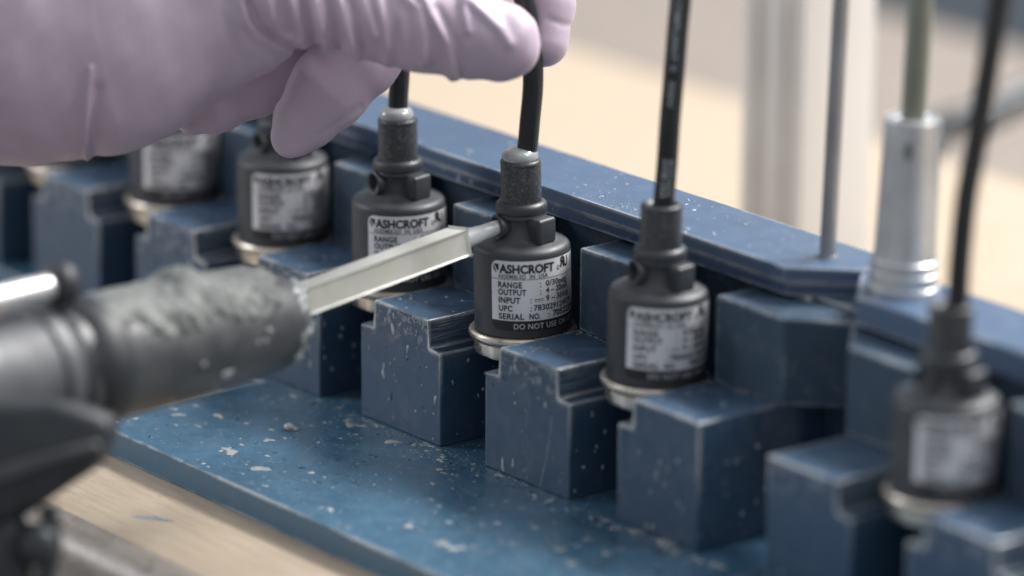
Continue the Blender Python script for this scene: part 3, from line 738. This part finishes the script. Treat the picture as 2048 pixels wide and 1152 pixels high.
def ridge(X, Y, pl, sig, h):
    """raised fold along a polyline given in photo pixels"""
    best = None
    for (x0, y0), (x1, y1) in zip(pl, pl[1:]):
        ax, ay = (x0-1024)*PXC, -(y0-576)*PXC; bx_, by_ = (x1-1024)*PXC, -(y1-576)*PXC
        ux, uy = bx_-ax, by_-ay; L2 = ux*ux+uy*uy
        t = np.clip(((X-ax)*ux+(Y-ay)*uy)/L2, 0, 1); q = (X-ax-t*ux)**2+(Y-ay-t*uy)**2
        best = q if best is None else np.minimum(best, q)
    return h*np.exp(-best/(2*(.8*sig)**2))
Z3 = lambda x, y: (440+x*.390625, y*.390625)
RIDGES = [  # polyline in the enlarged crop, width cm, height cm
 ([Z3(100, -60), Z3(140, 120), Z3(215, 205), Z3(330, 245)], .16, .13), ([Z3(60, 60), Z3(120, 220), Z3(260, 330)], .18, .07),
 ([Z3(230, -80), Z3(270, 90), Z3(330, 190), Z3(420, 235)], .15, .13),
 ([Z3(355, -40), Z3(400, 120), Z3(430, 225)], .13, .13), ([Z3(478, -60), Z3(505, 80), Z3(545, 235)], .14, .16),
 ([Z3(600, -60), Z3(640, 80), Z3(665, 190), Z3(705, 300)], .12, .16), ([Z3(715, -60), Z3(770, 110), Z3(800, 200)], .12, .10),
 ([Z3(800, -60), Z3(845, 140), Z3(862, 330)], .13, .11), ([Z3(900, -60), Z3(1020, 60), Z3(1045, 200), Z3(1050, 330)], .12, .11),
 ([Z3(1020, -60), Z3(1100, 110), Z3(1165, 230), Z3(1190, 400)], .14, .14), ([Z3(1235, -60), Z3(1250, 60), Z3(1270, 170)], .12, .07),
 ([Z3(1270, 0), Z3(1370, 90), Z3(1440, 160), Z3(1480, 230)], .16, .09), ([Z3(930, 100), Z3(950, 230), Z3(960, 330)], .11, .05)]
VAL = [([Z3(150, 20), Z3(215, 150), Z3(300, 215), Z3(400, 250), Z3(520, 235)], .12, .14), ([Z3(420, -40), Z3(455, 110), Z3(480, 220)], .09, .11), ([Z3(545, -40), Z3(580, 90), Z3(610, 240)], .09, .10),
 ([Z3(655, -40), Z3(700, 90), Z3(730, 250)], .08, .07), ([Z3(1110, 60), Z3(1215, 240), Z3(1240, 380)], .14, .06)]
def sdf(X, Y, Z):
    th = chain(X, Y, Z, [(hp(1000, 84, 150.1), 1.30), (hp(925, 66, 149.9), 1.38), (hp(850, 52, 149.8), 1.42), (hp(750, 30, 149.9), 1.40), (hp(650, 8, 150.2), 1.42), (hp(570, -25, 150.6), 1.85)], .86)
    pm = chain(X, Y, Z, [(hp(570, -45, 150.8), 2.15), (hp(455, -22, 151.2), 2.95), (hp(335, 15, 151.4), 3.28), (hp(205, 40, 151.5), 4.30), (hp(60, 48, 151.5), 4.50), (hp(-160, 52, 151.5), 4.55), (hp(-420, 52, 151.5), 4.6)], .62)
    d = smin(th, pm, .7)
    front = np.clip((152.5-Z)/2.0, 0, 1)
    near = 1
    hsum = 0
    for pl, s, h in RIDGES: hsum = hsum + ridge(X, Y, pl, s, h)
    for pl, s, h in VAL: hsum = hsum - ridge(X, Y, pl, s, h)
    hsum = hsum + ridge(X, Y, [(187, 140), (178, 210), (166, 330)], .085, .12) - ridge(X, Y, [(200, 180), (192, 230), (184, 330)], .16, .07)
    hsum = hsum + ridge(X, Y, [(60, -40), (30, 90), (10, 190)], .5, .12) - ridge(X, Y, [(110, 320), (60, 300), (20, 280)], .25, .06)
    # slack and small creases of the skin
    hsum = hsum + .022*np.sin(X*2.1+Y*1.3)*np.sin(Y*1.7-X*.6) + .010*np.sin(X*5.3-Y*2.2+Z)*np.sin(Y*4.1)
    d = d - 1.5*hsum*front
    # index finger, behind the cable
    ix = chain(X, Y, Z, [(hp(1087, 84, 153.05), .82), (hp(1092, 10, 153.25), .90), (hp(1066, -75, 153.6), .98), (hp(930, -140, 154.0), 1.05), (hp(760, -120, 153.8), 1.2), (hp(560, -60, 153.0), 1.6)])
    ix = ix - ridge(X, Y, [(1100, 30), (1128, 40), (1145, 40)], .10, -.04)
    # middle finger, curled back under the thumb
    md = chain(X, Y, Z, [(hp(583, 276, 153.6), .66), (hp(606, 243, 153.6), .95), (hp(655, 180, 153.5), 1.25), (hp(715, 108, 153.6), 1.42), (hp(745, 20, 154.0), 1.35), (hp(700, -80, 154.2), 1.35), (hp(560, -70, 153.6), 1.6)], .72)
    md = md + ridge(X, Y, [(625, 265), (665, 240), (715, 205)], .10, .03) - ridge(X, Y, [(640, 285), (680, 255), (730, 215)], .16, .05) - .010*np.sin(X*6+Y*5)
    # ring finger and little finger, curled further back
    rg = chain(X, Y, Z, [(hp(386, 234, 155.2), .60), (hp(430, 213, 155.2), .84), (hp(510, 172, 155.2), .98), (hp(600, 110, 155.0), 1.05), (hp(650, 20, 155.3), 1.2), (hp(600, -70, 154.8), 1.4), (hp(480, -50, 153.8), 1.6)], .8)
    lt = chain(X, Y, Z, [(hp(330, 150, 156.2), .70), (hp(430, 110, 156.3), .85), (hp(540, 40, 156.4), .92), (hp(540, -50, 156.0), 1.0), (hp(430, -50, 154.6), 1.4)], .9)
    f = smin(md, rg, .10); f = smin(f, ix, .12); f = smin(f, lt, .12)
    return smin(d, f, .05)
X, Y, Z = np.meshgrid(*ax_, indexing='ij', sparse=True)
D = sdf(X, Y, Z).astype(np.float32)
def surface_nets(D, lo, h):
    inside = D < 0; nx, ny, nz = D.shape
    c = np.zeros((nx-1, ny-1, nz-1), np.int8)
    for i in (0, 1):
        for j in (0, 1):
            for k in (0, 1): c += inside[i:nx-1+i, j:ny-1+j, k:nz-1+k]
    act = np.argwhere((c > 0) & (c < 8)); idx = -np.ones((nx-1, ny-1, nz-1), np.int64); idx[tuple(act.T)] = np.arange(len(act))
    corners = [(i, j, k) for i in (0, 1) for j in (0, 1) for k in (0, 1)]
    val = {q: D[act[:, 0]+q[0], act[:, 1]+q[1], act[:, 2]+q[2]] for q in corners}
    P = np.zeros((len(act), 3)); n = np.zeros(len(act))
    for a in corners:
        for ax in range(3):
            if a[ax] == 0:
                b = list(a); b[ax] = 1; b = tuple(b); va, vb = val[a], val[b]; m_ = (va < 0) != (vb < 0)
                t = np.where(m_, va/np.where(m_, va-vb, 1), 0); q = np.tile(np.array(a, float), (len(act), 1)); q[:, ax] += t
                P += q*m_[:, None]; n += m_
    V = lo + (act+P/n[:, None])*h; F = []
    for ax in range(3):
        o1, o2 = [(1, 2), (2, 0), (0, 1)][ax]
        sl0 = [slice(1, -1)]*3; sl0[ax] = slice(0, D.shape[ax]-1); sl1 = list(sl0); sl1[ax] = slice(1, D.shape[ax])
        A = inside[tuple(sl0)]; B = inside[tuple(sl1)]
        e = np.argwhere(A != B); flip = A[tuple(e.T)]
        for d_ in range(3):
            if d_ != ax: e[:, d_] += 1
        def g(u, v):
            q = e.copy(); q[:, o1] -= u; q[:, o2] -= v; return idx[tuple(q.T)]
        f = np.stack([g(1, 1), g(0, 1), g(0, 0), g(1, 0)], 1); f[~flip] = f[~flip][:, ::-1]; F.append(f)
    return V, np.concatenate(F)
V, Fc = surface_nets(D, lo, VX); del D
V = V.astype(np.float64)
for it in range(3):                                   # pull the vertices onto the true surface
    v = sdf(V[:, 0], V[:, 1], V[:, 2]); e = 1e-3
    gx = (sdf(V[:, 0]+e, V[:, 1], V[:, 2])-v)/e; gy = (sdf(V[:, 0], V[:, 1]+e, V[:, 2])-v)/e; gz = (sdf(V[:, 0], V[:, 1], V[:, 2]+e)-v)/e
    g2 = gx*gx+gy*gy+gz*gz+1e-6; st = np.clip(v/g2, -.05, .05)[:, None]; V = V - st*np.stack([gx, gy, gz], 1)
Bm = np.array([RX[:], UY[:], FZ[:]]); Wv = np.array(CAM[:]) + V @ Bm
hloc = np.array(und(300, 50, 151.4)[:])
me = bpy.data.meshes.new('gloved_hand')
me.vertices.add(len(Wv)); me.vertices.foreach_set('co', ((Wv-hloc)*S).astype(np.float32).ravel())
me.loops.add(Fc.size); me.loops.foreach_set('vertex_index', Fc.astype(np.int32).ravel())
me.polygons.add(len(Fc)); me.polygons.foreach_set('loop_start', np.arange(0, Fc.size, 4, dtype=np.int32)); me.update(); me.validate()
me.shade_smooth()
hand = link('gloved_hand', me, GLOVE); hand.location = Vector(hloc)*S
tag(hand, 'hand in a wrinkled mauve nitrile glove pinching a black cable between thumb and index finger', 'gloved hand')
print('hand verts', len(Wv))
